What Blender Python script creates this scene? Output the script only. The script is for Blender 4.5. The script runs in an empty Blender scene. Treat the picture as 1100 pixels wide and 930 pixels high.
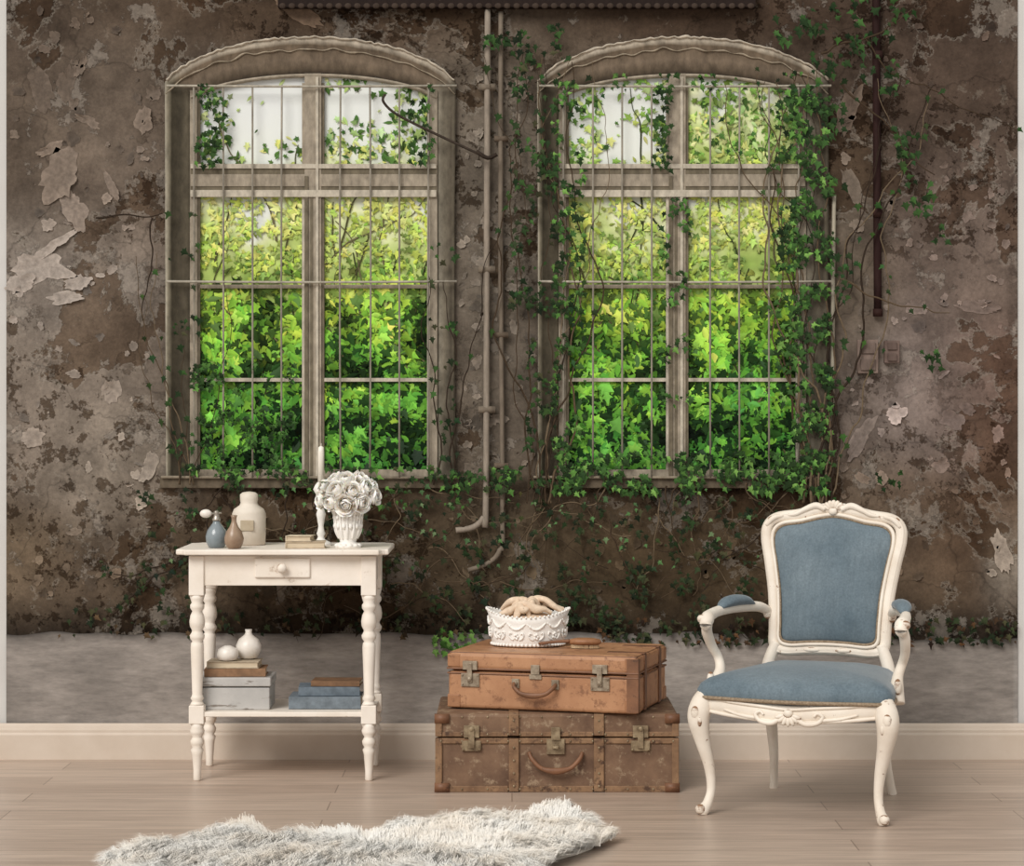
import bpy, math, random
import numpy as np
from mathutils import Vector, Matrix, noise as mn
random.seed(7); rng=np.random.default_rng(7)
sc=bpy.context.scene
sc.view_settings.view_transform='Standard'
F=2525.0; WY=8.1; S=F/WY; CH=1.2
def lin(c):
    return tuple((v/255/12.92 if v/255<=0.04045 else ((v/255+0.055)/1.055)**2.4) for v in c[:3])
def L4(c): return lin(c)+(1.0,)
# ---------------------------------------------------------------- mesh helpers
class M:
    def __init__(s): s.v=[];s.f=[];s.c=[]
    def add(s,v,f,c=None):
        o=len(s.v); s.v.extend([tuple(p) for p in v]); s.f.extend([tuple(i+o for i in q) for q in f])
        if c is None: c=(1,1,1)
        if len(c)>0 and isinstance(c[0],(tuple,list)): s.c.extend(c)
        else: s.c.extend([tuple(c)]*len(v))
        return s
    def obj(s,name,mat,parent=None,smooth=True,bevel=0,sub=0,loc=None,rot=None):
        me=bpy.data.meshes.new(name); me.from_pydata(s.v,[],s.f); me.update()
        a=me.color_attributes.new(name='Col',type='FLOAT_COLOR',domain='POINT')
        arr=np.ones((len(s.v),4),dtype=np.float32); arr[:,:3]=np.array(s.c,dtype=np.float32)[:,:3]
        a.data.foreach_set('color',arr.ravel())
        if smooth: me.polygons.foreach_set('use_smooth',[True]*len(me.polygons))
        ob=bpy.data.objects.new(name,me); sc.collection.objects.link(ob)
        me.materials.append(mat)
        if parent: ob.parent=parent
        if loc: ob.location=loc
        if rot: ob.rotation_euler=rot
        if bevel:
            b=ob.modifiers.new('b','BEVEL'); b.width=bevel; b.segments=3; b.limit_method='ANGLE'; b.angle_limit=math.radians(40)
        if sub:
            b=ob.modifiers.new('s','SUBSURF'); b.levels=sub; b.render_levels=sub
        return ob
def empty(name,loc=(0,0,0),rz=0):
    e=bpy.data.objects.new(name,None); sc.collection.objects.link(e); e.location=loc; e.rotation_euler=(0,0,rz); e.empty_display_size=.1
    return e
def box(x0,y0,z0,x1,y1,z1):
    v=[(x0,y0,z0),(x1,y0,z0),(x1,y1,z0),(x0,y1,z0),(x0,y0,z1),(x1,y0,z1),(x1,y1,z1),(x0,y1,z1)]
    f=[(0,3,2,1),(4,5,6,7),(0,1,5,4),(1,2,6,5),(2,3,7,6),(3,0,4,7)]
    return v,f
def spline(P,n,closed=False):
    P=np.array(P,float); N=len(P); out=[]
    segs=N if closed else N-1
    for i in range(segs):
        if closed: p0,p1,p2,p3=P[(i-1)%N],P[i],P[(i+1)%N],P[(i+2)%N]
        else: p0,p1,p2,p3=P[max(i-1,0)],P[i],P[i+1],P[min(i+2,N-1)]
        for k in range(n):
            t=k/n
            out.append(.5*((2*p1)+(-p0+p2)*t+(2*p0-5*p1+4*p2-p3)*t*t+(-p0+3*p1-3*p2+p3)*t**3))
    if not closed: out.append(P[-1])
    return np.array(out)
def tube(pts,rad,n=6,seg=12,closed=False,up=(0,0,1)):
    pts=[list(p) for p in pts]
    if isinstance(rad,(int,float)): rad=[rad]*len(pts)
    R=[(r,r) if isinstance(r,(int,float)) else r for r in rad]
    A=np.array([list(p)+list(r) for p,r in zip(pts,R)],float)
    Q=spline(A,n,closed) if n>1 else A
    N=len(Q); up=np.array(up,float); V=[];Fc=[]
    for i in range(N):
        if closed: t=Q[(i+1)%N,:3]-Q[i-1,:3]
        else: t=Q[min(i+1,N-1),:3]-Q[max(i-1,0),:3]
        t/=np.linalg.norm(t)+1e-9
        s=np.cross(t,up); ln=np.linalg.norm(s)
        if ln<1e-3: s=np.cross(t,np.array((.3,.9,.1))); ln=np.linalg.norm(s)
        s/=ln; u=np.cross(s,t)
        for k in range(seg):
            a=2*math.pi*k/seg
            V.append(tuple(Q[i,:3]+s*math.cos(a)*max(Q[i,3],1e-4)+u*math.sin(a)*max(Q[i,4],1e-4)))
    for i in range(N if closed else N-1):
        j=(i+1)%N
        for k in range(seg):
            l=(k+1)%seg; Fc.append((i*seg+k,i*seg+l,j*seg+l,j*seg+k))
    if not closed:
        Fc.append(tuple(range(seg))[::-1]); Fc.append(tuple((N-1)*seg+k for k in range(seg)))
    return V,Fc
def lathe(prof,seg=24,c=(0,0,0),sx=1,sy=1):
    V=[];Fc=[]
    for r,z in prof:
        for k in range(seg):
            a=2*math.pi*k/seg; V.append((c[0]+max(r,1e-4)*math.cos(a)*sx,c[1]+max(r,1e-4)*math.sin(a)*sy,c[2]+z))
    for i in range(len(prof)-1):
        for k in range(seg):
            l=(k+1)%seg; Fc.append((i*seg+k,i*seg+l,(i+1)*seg+l,(i+1)*seg+k))
    Fc.append(tuple(range(seg))[::-1]); Fc.append(tuple((len(prof)-1)*seg+k for k in range(seg)))
    return V,Fc
def blob(c,r,rot=None,nu=10,nv=7):
    if isinstance(r,(int,float)): r=(r,r,r)
    V=[];Fc=[]
    for j in range(nv+1):
        p=math.pi*j/nv
        for i in range(nu):
            a=2*math.pi*i/nu
            v=Vector((r[0]*math.sin(p)*math.cos(a)+(1e-5),r[1]*math.sin(p)*math.sin(a),r[2]*math.cos(p)))
            if rot is not None: v=rot@v
            V.append((v.x+c[0],v.y+c[1],v.z+c[2]))
    for j in range(nv):
        for i in range(nu):
            k=(i+1)%nu; Fc.append((j*nu+i,(j+1)*nu+i,(j+1)*nu+k,j*nu+k))
    return V,Fc
# ---------------------------------------------------------------- materials
def newmat(name,rough=.6,spec=.3):
    m=bpy.data.materials.new(name); m.use_nodes=True; nt=m.node_tree; b=nt.nodes['Principled BSDF']
    b.inputs['Roughness'].default_value=rough; b.inputs['Specular IOR Level'].default_value=spec
    return m,nt,b
def nd(nt,t,**k):
    n=nt.nodes.new(t)
    for a,v in k.items(): setattr(n,a,v)
    return n
def noise(nt,scale,detail=6,rough=.6,vec=None,stretch=None,dist=0):
    tc=nd(nt,'ShaderNodeTexCoord'); n=nd(nt,'ShaderNodeTexNoise')
    n.inputs['Scale'].default_value=scale; n.inputs['Detail'].default_value=detail; n.inputs['Roughness'].default_value=rough
    n.inputs['Distortion'].default_value=dist
    mp=nd(nt,'ShaderNodeMapping'); nt.links.new(tc.outputs['Object'],mp.inputs[0]); nt.links.new(mp.outputs[0],n.inputs['Vector'])
    if stretch: mp.inputs['Scale'].default_value=stretch
    if vec: mp.inputs['Location'].default_value=vec
    return n.outputs['Fac']
def ramp(nt,src,stops):
    r=nd(nt,'ShaderNodeValToRGB'); e=r.color_ramp.elements
    while len(e)<len(stops): e.new(.5)
    for i,(p,c) in enumerate(stops):
        e[i].position=p; e[i].color=(c,c,c,1) if isinstance(c,(int,float)) else L4(c)
    nt.links.new(src,r.inputs[0]); return r.outputs[0]
def mix(nt,fac,a,b,mode='MIX'):
    m=nd(nt,'ShaderNodeMix',data_type='RGBA',blend_type=mode)
    for s,v in ((0,fac),(6,a),(7,b)):
        if isinstance(v,bpy.types.NodeSocket): nt.links.new(v,m.inputs[s])
        elif s==0: m.inputs[0].default_value=v
        else: m.inputs[s].default_value=L4(v)
    return m.outputs[2]
def mth(nt,op,a,b):
    m=nd(nt,'ShaderNodeMath',operation=op)
    for i,v in enumerate((a,b)):
        if isinstance(v,bpy.types.NodeSocket): nt.links.new(v,m.inputs[i])
        else: m.inputs[i].default_value=v
    return m.outputs[0]
def bump(nt,b,src,st=.3,dist=.01):
    n=nd(nt,'ShaderNodeBump'); n.inputs['Strength'].default_value=st; n.inputs['Distance'].default_value=dist
    nt.links.new(src,n.inputs['Height']); nt.links.new(n.outputs[0],b.inputs['Normal'])
def simple(name,c1,c2,scale=20,rough=.6,spec=.3,bst=.15,metal=0,stretch=None,lo=.35,hi=.65,bd=.005):
    m,nt,b=newmat(name,rough,spec); n=noise(nt,scale,stretch=stretch)
    nt.links.new(mix(nt,ramp(nt,n,[(lo,0),(hi,1)]),c1,c2),b.inputs['Base Color'])
    b.inputs['Metallic'].default_value=metal
    if bst: bump(nt,b,n,bst,bd)
    return m
def worn(name,c1,c2,wear,thr=.62,edge=True,scale=18,rough=.55,stretch=None,epos=.56):
    m,nt,b=newmat(name,rough,.3)
    base=mix(nt,ramp(nt,noise(nt,9),[(.35,0),(.7,1)]),c1,c2)
    w=noise(nt,scale,8,.7,stretch=stretch,vec=(3,1,2))
    mask=ramp(nt,w,[(thr,0),(thr+.04,1)])
    if edge:
        g=nd(nt,'ShaderNodeNewGeometry'); a=nd(nt,'ShaderNodeMath',operation='MULTIPLY_ADD')
        nt.links.new(w,a.inputs[0]); a.inputs[1].default_value=.35; nt.links.new(g.outputs['Pointiness'],a.inputs[2])
        em=ramp(nt,a.outputs[0],[(epos+.18,0),(epos+.22,1)])
        mask=mth(nt,'MAXIMUM',mask,em)
    nt.links.new(mix(nt,mask,base,wear),b.inputs['Base Color']); bump(nt,b,w,.15,.003)
    return m
def attr_mat(name,mott=0,scale=30,rough=.7,stretch=None,lo=.5,bst=.2):
    m,nt,b=newmat(name,rough,.1)
    a=nd(nt,'ShaderNodeAttribute'); a.attribute_name='Col'
    col=a.outputs['Color']
    if mott:
        n=noise(nt,scale,8,.65,stretch=stretch)
        col=mix(nt,mott,col,ramp(nt,n,[(.3,lo),(.7,1.0)]),'MULTIPLY')
        bump(nt,b,n,bst,.004)
    nt.links.new(col,b.inputs['Base Color']); return m

m_leaf=attr_mat('leaf_green',rough=.75)
m_frame=attr_mat('flaking_frame_paint',.9,45,stretch=(1,1,.5),lo=.45,bst=.4)
m_print=attr_mat('window_view',0)
def plaster():
    m,nt,b=newmat('peeling_plaster',.85,.08)
    a=nd(nt,'ShaderNodeAttribute'); a.attribute_name='Col'; col=a.outputs['Color']
    big=noise(nt,1.9,12,.66,dist=.25); mid=noise(nt,7,10,.7,vec=(4,2,1)); fine=noise(nt,70,6,.75)
    warm=mix(nt,1.0,col,ramp(nt,mid,[(.3,(180,177,174)),(.7,(255,254,251))]),'MULTIPLY')
    pk=ramp(nt,big,[(.55,0),(.558,1)])
    rim=mth(nt,'MULTIPLY',ramp(nt,big,[(.536,0),(.549,1)]),mth(nt,'SUBTRACT',1.0,pk))
    dark=mix(nt,1.0,warm,(206,194,182),'MULTIPLY')
    c=mix(nt,pk,warm,dark)
    c=mix(nt,mth(nt,'MULTIPLY',rim,.34),c,(176,167,154))
    pits=ramp(nt,noise(nt,15,10,.75,vec=(9,3,7)),[(.545,0),(.56,1)])
    pm=mth(nt,'MULTIPLY',pits,ramp(nt,noise(nt,1.2,3,.5,vec=(1,7,5)),[(.46,0),(.54,1)]))
    c=mix(nt,pm,c,mix(nt,1.0,c,(172,163,154),'MULTIPLY'))
    fl=ramp(nt,noise(nt,4.2,12,.74,vec=(2,9,4)),[(.575,0),(.585,1)])
    c=mix(nt,fl,c,mix(nt,.32,c,(174,165,154)))
    fl2=ramp(nt,noise(nt,9,12,.78,vec=(8,1,3)),[(.61,0),(.62,1)])
    c=mix(nt,fl2,c,mix(nt,.24,c,(150,141,128)))
    v=nd(nt,'ShaderNodeTexVoronoi',feature='DISTANCE_TO_EDGE'); v.inputs['Scale'].default_value=2.2
    tc=nd(nt,'ShaderNodeTexCoord'); av=nd(nt,'ShaderNodeMixRGB'); av.inputs[0].default_value=.3
    n3=nd(nt,'ShaderNodeTexNoise'); n3.inputs['Scale'].default_value=4; n3.inputs['Detail'].default_value=8
    nt.links.new(tc.outputs['Object'],n3.inputs['Vector']); nt.links.new(tc.outputs['Object'],av.inputs[1]); nt.links.new(n3.outputs['Color'],av.inputs[2])
    nt.links.new(av.outputs[0],v.inputs['Vector'])
    c=mix(nt,.6,c,ramp(nt,v.outputs['Distance'],[(0,.45),(.01,1)]),'MULTIPLY')
    c=mix(nt,.75,c,ramp(nt,fine,[(.3,.5),(.7,1)]),'MULTIPLY')
    nt.links.new(c,b.inputs['Base Color'])
    s=mth(nt,'SUBTRACT',mth(nt,'ADD',mid,fl),mth(nt,'ADD',pm,mth(nt,'MULTIPLY',pk,.8)))
    bump(nt,b,s,.6,.008)
    return m
m_plaster=plaster()
m_conc=attr_mat('mural_concrete',1,16,stretch=(1,1,4),lo=.6,bst=.1)
m_white=worn('white_paint',(240,231,220),(228,217,203),(168,144,120),.67,True,16,epos=.585)
m_chairw=worn('distressed_white_paint',(236,227,214),(218,205,189),(138,104,78),.645,True,26,epos=.572)
m_cer=simple('white_ceramic',(238,232,224),(226,218,208),30,.35,.5,.05)
m_plaswh=worn('white_plaster_ornament',(242,239,234),(232,227,220),(190,176,162),.74,False,30)

# ---------------------------------------------------------------- room shell
def floor_mat():
    m,nt,b=newmat('wood_floor',.36,.45)
    tc=nd(nt,'ShaderNodeTexCoord'); br=nd(nt,'ShaderNodeTexBrick')
    br.offset=.37; br.inputs['Scale'].default_value=1; br.inputs['Brick Width'].default_value=1.5; br.inputs['Row Height'].default_value=.16
    br.inputs['Mortar Size'].default_value=.002; br.inputs['Color1'].default_value=L4((204,180,160)); br.inputs['Color2'].default_value=L4((184,160,141)); br.inputs['Mortar'].default_value=L4((142,120,103))
    nt.links.new(tc.outputs['Object'],br.inputs['Vector'])
    g=noise(nt,3,10,.75,stretch=(.5,16,1)); g2=noise(nt,9,6,.6,stretch=(.4,10,1),vec=(5,1,0)); g3=noise(nt,20,8,.7,stretch=(.25,9,1),vec=(1,8,0))
    c=mix(nt,.9,br.outputs['Color'],ramp(nt,g,[(.32,.62),(.62,1)]),'MULTIPLY')
    c=mix(nt,.7,c,ramp(nt,g2,[(.36,.68),(.56,1)]),'MULTIPLY')
    c=mix(nt,.6,c,ramp(nt,g3,[(.38,.72),(.52,1)]),'MULTIPLY')
    gm=nd(nt,'ShaderNodeGamma'); gm.inputs[1].default_value=.88; nt.links.new(c,gm.inputs[0])
    nt.links.new(gm.outputs[0],b.inputs['Base Color']); bump(nt,b,g,.06,.003); return m
M().add(*box(-5,-1.5,-.05,5,WY+.1,0)).obj('floor',floor_mat(),smooth=False)
m_wall=simple('light_grey_wall_paint',(204,202,198),(199,196,192),6,.8,.1,.05)
M().add(*box(-5,WY+.004,0,5,WY+.12,3.0)).obj('wall_back',m_wall,smooth=False)
prof=[(0,0),(-.024,0),(-.024,.084),(-.021,.092),(-.021,.1),(-.014,.106),(-.012,.114),(-.006,.122),(0,.122)]
bm=M(); V=[];n=len(prof)
for x in (-5,5):
    for y,z in prof: V.append((x,WY-.012+y,z))
bm.add(V,[(i,(i+1)%n,n+(i+1)%n,n+i) for i in range(n)]+[tuple(range(n)),tuple(range(2*n-1,n-1,-1))])
bm.obj('baseboard_back',simple('cream_baseboard_paint',(206,192,177),(199,184,168),8,.5,.3,.04),smooth=False)

def P(px,py,off): return ((px-550)/S, WY-off, CH-(py-440)/S)
# ---------------------------------------------------------------- mural base
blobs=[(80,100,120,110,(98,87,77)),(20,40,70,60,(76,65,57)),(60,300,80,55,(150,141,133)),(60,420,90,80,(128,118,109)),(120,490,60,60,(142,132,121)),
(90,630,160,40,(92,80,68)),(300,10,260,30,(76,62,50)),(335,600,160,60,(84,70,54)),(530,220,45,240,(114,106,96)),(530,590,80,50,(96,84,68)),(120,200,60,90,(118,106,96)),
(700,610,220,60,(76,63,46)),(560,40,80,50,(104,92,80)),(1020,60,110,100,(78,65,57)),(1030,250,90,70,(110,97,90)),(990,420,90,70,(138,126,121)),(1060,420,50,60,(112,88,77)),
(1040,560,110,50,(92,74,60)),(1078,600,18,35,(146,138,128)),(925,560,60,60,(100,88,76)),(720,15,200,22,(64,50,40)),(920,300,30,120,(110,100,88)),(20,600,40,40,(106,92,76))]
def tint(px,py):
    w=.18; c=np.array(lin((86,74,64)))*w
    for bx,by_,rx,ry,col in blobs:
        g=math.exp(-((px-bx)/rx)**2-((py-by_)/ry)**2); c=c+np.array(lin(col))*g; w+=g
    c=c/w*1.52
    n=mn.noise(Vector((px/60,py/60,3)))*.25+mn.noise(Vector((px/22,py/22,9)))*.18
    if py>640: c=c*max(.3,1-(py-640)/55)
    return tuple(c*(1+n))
mural=empty('wall_mural')
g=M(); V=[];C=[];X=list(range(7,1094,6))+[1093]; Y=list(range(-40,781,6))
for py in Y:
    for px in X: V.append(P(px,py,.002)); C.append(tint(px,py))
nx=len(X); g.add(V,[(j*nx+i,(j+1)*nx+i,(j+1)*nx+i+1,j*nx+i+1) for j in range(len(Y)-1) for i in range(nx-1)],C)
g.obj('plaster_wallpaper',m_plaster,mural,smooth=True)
g=M();V=[];C=[];Y=[0,.04,.12,.25,.4,.6,.8,1]
for t in Y:
    for px in X:
        top=680+4*mn.noise(Vector((px/40,0,0)))+(6 if px>800 else 0)
        py=top+(778-top)*t
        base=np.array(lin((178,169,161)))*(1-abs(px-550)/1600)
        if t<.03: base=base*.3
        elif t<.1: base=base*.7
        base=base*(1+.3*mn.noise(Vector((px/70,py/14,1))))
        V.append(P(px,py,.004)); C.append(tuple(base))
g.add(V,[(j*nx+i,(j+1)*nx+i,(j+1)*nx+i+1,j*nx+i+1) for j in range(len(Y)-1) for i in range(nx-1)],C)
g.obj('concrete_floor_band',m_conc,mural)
fk=M()
def flake(px,py,rx,ry,kk,tilt=.010,off=.003):
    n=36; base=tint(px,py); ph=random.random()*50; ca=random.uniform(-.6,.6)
    V=[];C=[]
    rs=[]
    for i in range(n):
        a=2*math.pi*i/n; q=Vector((math.cos(a)*1.3+ph,math.sin(a)*1.3,ph)); rs.append(min(1.6,max(.55,1+.5*mn.noise(q)+.28*mn.noise(q*3)+.12*mn.noise(q*8))))
    for ring in (0,.6,1):
        for i in range(n):
            a=2*math.pi*i/n; r=rs[i]
            x=rx*r*ring*math.cos(a); y=ry*r*ring*math.sin(a); x,y=x*math.cos(ca)-y*math.sin(ca),x*math.sin(ca)+y*math.cos(ca)
            lift=tilt*(max(0,math.sin(a+ph))**2 if ring==1 else (.25*max(0,math.sin(a+ph)) if ring==.6 else .0))
            V.append(P(px+x,py+y,off+lift+.0006)); k=kk*(1.18 if ring==1 else .97)*random.uniform(.93,1.06)
            C.append(tuple(v*k for v in base))
    fk.add(V,[(j*n+i,j*n+(i+1)%n,(j+1)*n+(i+1)%n,(j+1)*n+i) for j in range(2) for i in range(n)],C)
for a in [(45,95,12,24,.95),(72,90,9,18,1.0),(66,188,22,28,1.2),(80,225,11,22,1.25),(95,130,14,5,1.15),(55,160,14,6,1.15),(44,286,30,17,1.1),(22,304,16,11,1.1),(84,302,14,8,1.15),(60,262,22,6,1.15),(70,320,20,7,1.1),
 (962,445,11,9,1.6),(1022,450,14,9,.75),(1075,590,8,24,1.25),(160,500,8,18,1.1),(912,120,10,26,1.15),(925,470,8,26,1.1),(915,200,7,22,1.1),(320,12,30,8,1.4),(120,420,9,13,1.15),(35,470,12,9,1.15),(985,330,12,8,1.15),(1010,500,10,7,1.1),
 (155,130,9,14,1.1),(165,100,8,8,1.1),(1050,330,22,7,.8),(330,600,16,6,1.2),(120,200,5,16,1.1)]: flake(*a)
for i in range(440):
    px,py=random.choice([(random.uniform(12,170),random.uniform(10,640)),(random.uniform(900,1088),random.uniform(20,640)),(random.uniform(495,575),random.uniform(20,600)),(random.uniform(170,900),random.uniform(535,640))])
    s=random.uniform(1.5,6.5); flake(px,py,s*random.uniform(.5,1.4),s*random.uniform(.4,1.4),random.uniform(1.0,1.35) if random.random()<.65 else random.uniform(.45,.75),.005)
fk.obj('peeling_paint_flakes',attr_mat('flake_paint',.9,60,lo=.5),mural,smooth=True)
# ---------------------------------------------------------------- leaves
IVY=[(0,-.3),(.32,-.52),(.4,-.14),(.82,-.02),(.4,.2),(.25,.42),(0,.95),(-.25,.42),(-.4,.2),(-.82,-.02),(-.4,-.14),(-.32,-.52)]
OV=[(0,-.6),(.36,-.25),(.38,.2),(0,.9),(-.38,.2),(-.36,-.25)]
MAP=[(0,-.35),(.5,-.45),(.42,-.05),(.95,.25),(.42,.3),(0,1),(-.42,.3),(-.95,.25),(-.42,-.05),(-.5,-.45)]
def leaf(acc,px,py,s,off,col,shape=IVY,ang=None):
    a=random.uniform(-2.6,-.6) if ang is None else ang
    a-=math.pi/2
    ca,sa=math.cos(a),math.sin(a); sq=random.uniform(.5,1); tl=random.uniform(-.35,.35)
    V=[P(px,py,off+.0012)]; C=[tuple(v*1.05 for v in col)]
    for i,(x,y) in enumerate(shape):
        x*=sq; X_=x*ca-y*sa; Y_=x*sa+y*ca
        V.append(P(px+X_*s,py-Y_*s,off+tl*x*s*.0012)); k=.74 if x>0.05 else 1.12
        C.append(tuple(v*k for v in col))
    n=len(shape); acc.add(V,[(0,1+i,1+(i+1)%n) for i in range(n)],C)
def lerpc(stops,t):
    for (a,ca),(b,cb) in zip(stops,stops[1:]):
        if t<=b:
            u=max(0,(t-a)/(b-a)); return np.array(ca)*(1-u)+np.array(cb)*u
    return np.array(stops[-1][1])
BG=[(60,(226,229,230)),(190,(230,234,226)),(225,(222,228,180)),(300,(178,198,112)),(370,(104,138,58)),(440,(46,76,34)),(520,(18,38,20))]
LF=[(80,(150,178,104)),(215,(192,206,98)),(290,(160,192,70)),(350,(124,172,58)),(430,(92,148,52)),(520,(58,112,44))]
def window(name,x0,x1,gx0,gx1,mx,seed):
    random.seed(seed); e=empty(name)
    g=M();V=[];C=[];nX,nY=90,150;Xs=np.linspace(gx0-6,gx1+6,nX);Ys=np.linspace(74,520,nY)
    for py in Ys:
        for px in Xs:
            h=mn.noise(Vector((px/50,py/50,seed)))+.6*mn.noise(Vector((px/20,py/20,seed+3)))
            amp=80 if py>215 else (90 if (seed==2 and px>mx) else 36)
            yy=py+amp*h+(110 if (seed==2 and px>mx and py<200) else (26 if seed==1 and px>mx and py<200 else (22 if seed==2 and py<200 else 0)))
            c=lerpc(BG,max(yy,60) if py>205 else min(yy,310)); c=c*(1+.12*mn.noise(Vector((px/8,py/8,seed)))*(1 if yy>210 else 0))
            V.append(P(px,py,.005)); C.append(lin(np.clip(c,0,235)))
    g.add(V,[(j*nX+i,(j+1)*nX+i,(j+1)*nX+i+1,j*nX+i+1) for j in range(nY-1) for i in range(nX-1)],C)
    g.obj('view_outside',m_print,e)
    g=M()
    for b in range(20):
        x=random.uniform(gx0,gx1); y=random.uniform(240,510); pts=[(x,y)]; a=random.uniform(-2.2,-.9)
        for k in range(random.randint(6,18)):
            a+=random.gauss(0,.22); x+=12*math.cos(a); y+=12*math.sin(a)
            if not(gx0<x<gx1 and 90<y<512): break
            pts.append((x,y))
        if len(pts)>2:
            v,f=tube([P(p[0],p[1],.008) for p in pts],[random.uniform(.8,1.5)/S*(1-.6*i/len(pts)) for i in range(len(pts))],3,5,up=(0,1,0)); g.add(v,f,lin(random.choice([(86,84,56),(60,66,40),(110,104,76)])))
    N=6400
    for i in range(N):
        px=random.uniform(gx0,gx1); py=84+(516-84)*random.random()**.82
        sky=py<200
        cl=mn.noise(Vector((px/44,py/32,seed+5)))+.6*mn.noise(Vector((px/15,py/12,seed)))
        shift=95*mn.noise(Vector((px/55,py/40,seed+20)))
        bgc=lerpc(BG,py)
        if sky:
            u=(px-gx0)/(gx1-gx0)
            if seed==1: pr=.6*(u<.16)+.45*(u>.82)+(.16 if py>148 else .02)+(.3 if u>.55 and py<115 else 0)+(.3 if u>.55 else 0)+(.2 if u>.55 and py>145 else 0)
            else: pr=(.95 if u>.53 else (.55*(u<.16)+.6*(u>.3)+.12))
            if random.random()>pr*1.1 or cl<-.3: continue
        elif py<310 and cl<-.12 and random.random()<.7: continue
        if py>250 and random.random()<.42-.3*min(1,max(-1,cl*2)):
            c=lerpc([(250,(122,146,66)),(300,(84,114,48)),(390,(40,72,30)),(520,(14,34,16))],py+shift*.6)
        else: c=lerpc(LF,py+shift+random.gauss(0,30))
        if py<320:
            t=random.uniform(.05,.55)*(1 if not sky else .6); c=c*(1-t)+bgc*t  # depth haze painted in: leaf colour fades toward the backdrop
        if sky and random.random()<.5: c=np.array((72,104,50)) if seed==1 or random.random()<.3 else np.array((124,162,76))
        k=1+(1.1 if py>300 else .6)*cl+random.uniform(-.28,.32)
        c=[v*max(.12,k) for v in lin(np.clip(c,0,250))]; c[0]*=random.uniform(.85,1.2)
        s=random.uniform(3,8) if py<300 else random.uniform(4,11)
        if random.random()<.12 and py>320 and cl>-.05: s*=1.35; c=[v*1.3+.02 for v in c]
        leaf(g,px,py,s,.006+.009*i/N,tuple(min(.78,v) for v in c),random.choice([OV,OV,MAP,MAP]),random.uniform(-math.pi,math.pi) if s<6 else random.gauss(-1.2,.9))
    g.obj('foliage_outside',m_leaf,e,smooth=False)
    def arch(xa,xb,ys,yp,yb,n=24):
        pts=[(xa,yb),(xa,yb*.66+ys*.34),(xa,yb*.33+ys*.67),(xa,ys)]
        for i in range(1,n):
            t=i/n; x=xa+(xb-xa)*t; u=2*t-1; y=yp+(ys-yp)*(1-math.sqrt(max(0,1-(u*.93)**2)))/(1-math.sqrt(1-.93**2))
            pts.append((x,y))
        pts+= [(xb,ys),(xb,yb*.33+ys*.67),(xb,yb*.66+ys*.34),(xb,yb)]
        return pts
    O=arch(x0,x1,88,41,514); I=arch(gx0-2,gx1+2,104,80,512)
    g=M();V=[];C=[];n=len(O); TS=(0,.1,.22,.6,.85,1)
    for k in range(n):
        if 3<k<n-4: cs=((200,188,170),(190,178,160),(116,101,84),(128,112,95),(98,85,70),(66,56,46))  # arch: cream peeled band, then soffit shading painted into the colours
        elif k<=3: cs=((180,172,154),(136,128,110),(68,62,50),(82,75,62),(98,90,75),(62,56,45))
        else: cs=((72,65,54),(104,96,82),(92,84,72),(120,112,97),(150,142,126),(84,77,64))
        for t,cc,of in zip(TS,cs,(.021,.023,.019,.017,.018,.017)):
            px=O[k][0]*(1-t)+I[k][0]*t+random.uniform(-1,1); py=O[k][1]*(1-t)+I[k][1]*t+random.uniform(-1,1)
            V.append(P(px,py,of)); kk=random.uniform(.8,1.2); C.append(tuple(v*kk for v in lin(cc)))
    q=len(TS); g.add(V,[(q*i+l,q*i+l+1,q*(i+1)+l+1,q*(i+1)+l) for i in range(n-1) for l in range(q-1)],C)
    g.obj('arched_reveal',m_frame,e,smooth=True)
    arcp=spline(O[3:-3],3)
    g=M(); pts=[P(p[0]+random.uniform(-1,1),p[1]+random.uniform(-1,1),.022) for p in arcp]
    v,f=tube(pts,[(.004+.003*mn.noise(Vector((p[0]/14,seed,0))),.009+.007*mn.noise(Vector((p[0]/18,seed,4)))) for p in arcp],2,8,up=(0,1,0)); g.add(v,f,lin((204,192,174)))
    v,f=tube([P(p[0],p[1]+13+4*mn.noise(Vector((p[0]/16,seed,8))),.02) for p in arcp],[(.0025+.003*mn.noise(Vector((p[0]/12,seed,12))),.005+.006*mn.noise(Vector((p[0]/15,seed,16)))) for p in arcp],2,8,up=(0,1,0)); g.add(v,f,lin((170,156,136)))
    g.obj('arch_plaster_lip',m_frame,e)
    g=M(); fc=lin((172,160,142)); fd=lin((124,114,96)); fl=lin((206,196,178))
    def pb(xa,ya,xb,yb,o0,o1,c):
        a=P(xa,yb,o1); b=P(xb,ya,o0); g.add(*box(a[0],a[1],a[2],b[0],b[1],b[2]),c)
    pb(gx0-3,98,gx0+5,512,.012,.025,fc); pb(gx1-5,98,gx1+3,512,.012,.025,fc)
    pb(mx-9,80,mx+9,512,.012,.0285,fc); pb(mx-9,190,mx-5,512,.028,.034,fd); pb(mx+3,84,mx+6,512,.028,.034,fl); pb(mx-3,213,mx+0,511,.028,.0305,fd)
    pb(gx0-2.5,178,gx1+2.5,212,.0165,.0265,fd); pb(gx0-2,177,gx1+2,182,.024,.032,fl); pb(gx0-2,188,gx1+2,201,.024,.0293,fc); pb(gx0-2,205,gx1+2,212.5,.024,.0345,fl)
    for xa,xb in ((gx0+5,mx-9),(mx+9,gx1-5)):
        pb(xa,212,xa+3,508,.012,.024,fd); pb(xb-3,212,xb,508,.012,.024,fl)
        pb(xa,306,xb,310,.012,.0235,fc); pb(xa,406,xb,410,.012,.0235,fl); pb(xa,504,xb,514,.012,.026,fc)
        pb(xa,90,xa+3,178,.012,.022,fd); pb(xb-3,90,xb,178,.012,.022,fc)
    ia=arch(gx0-2,gx1+2,104,80,512)[3:-3]
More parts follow.
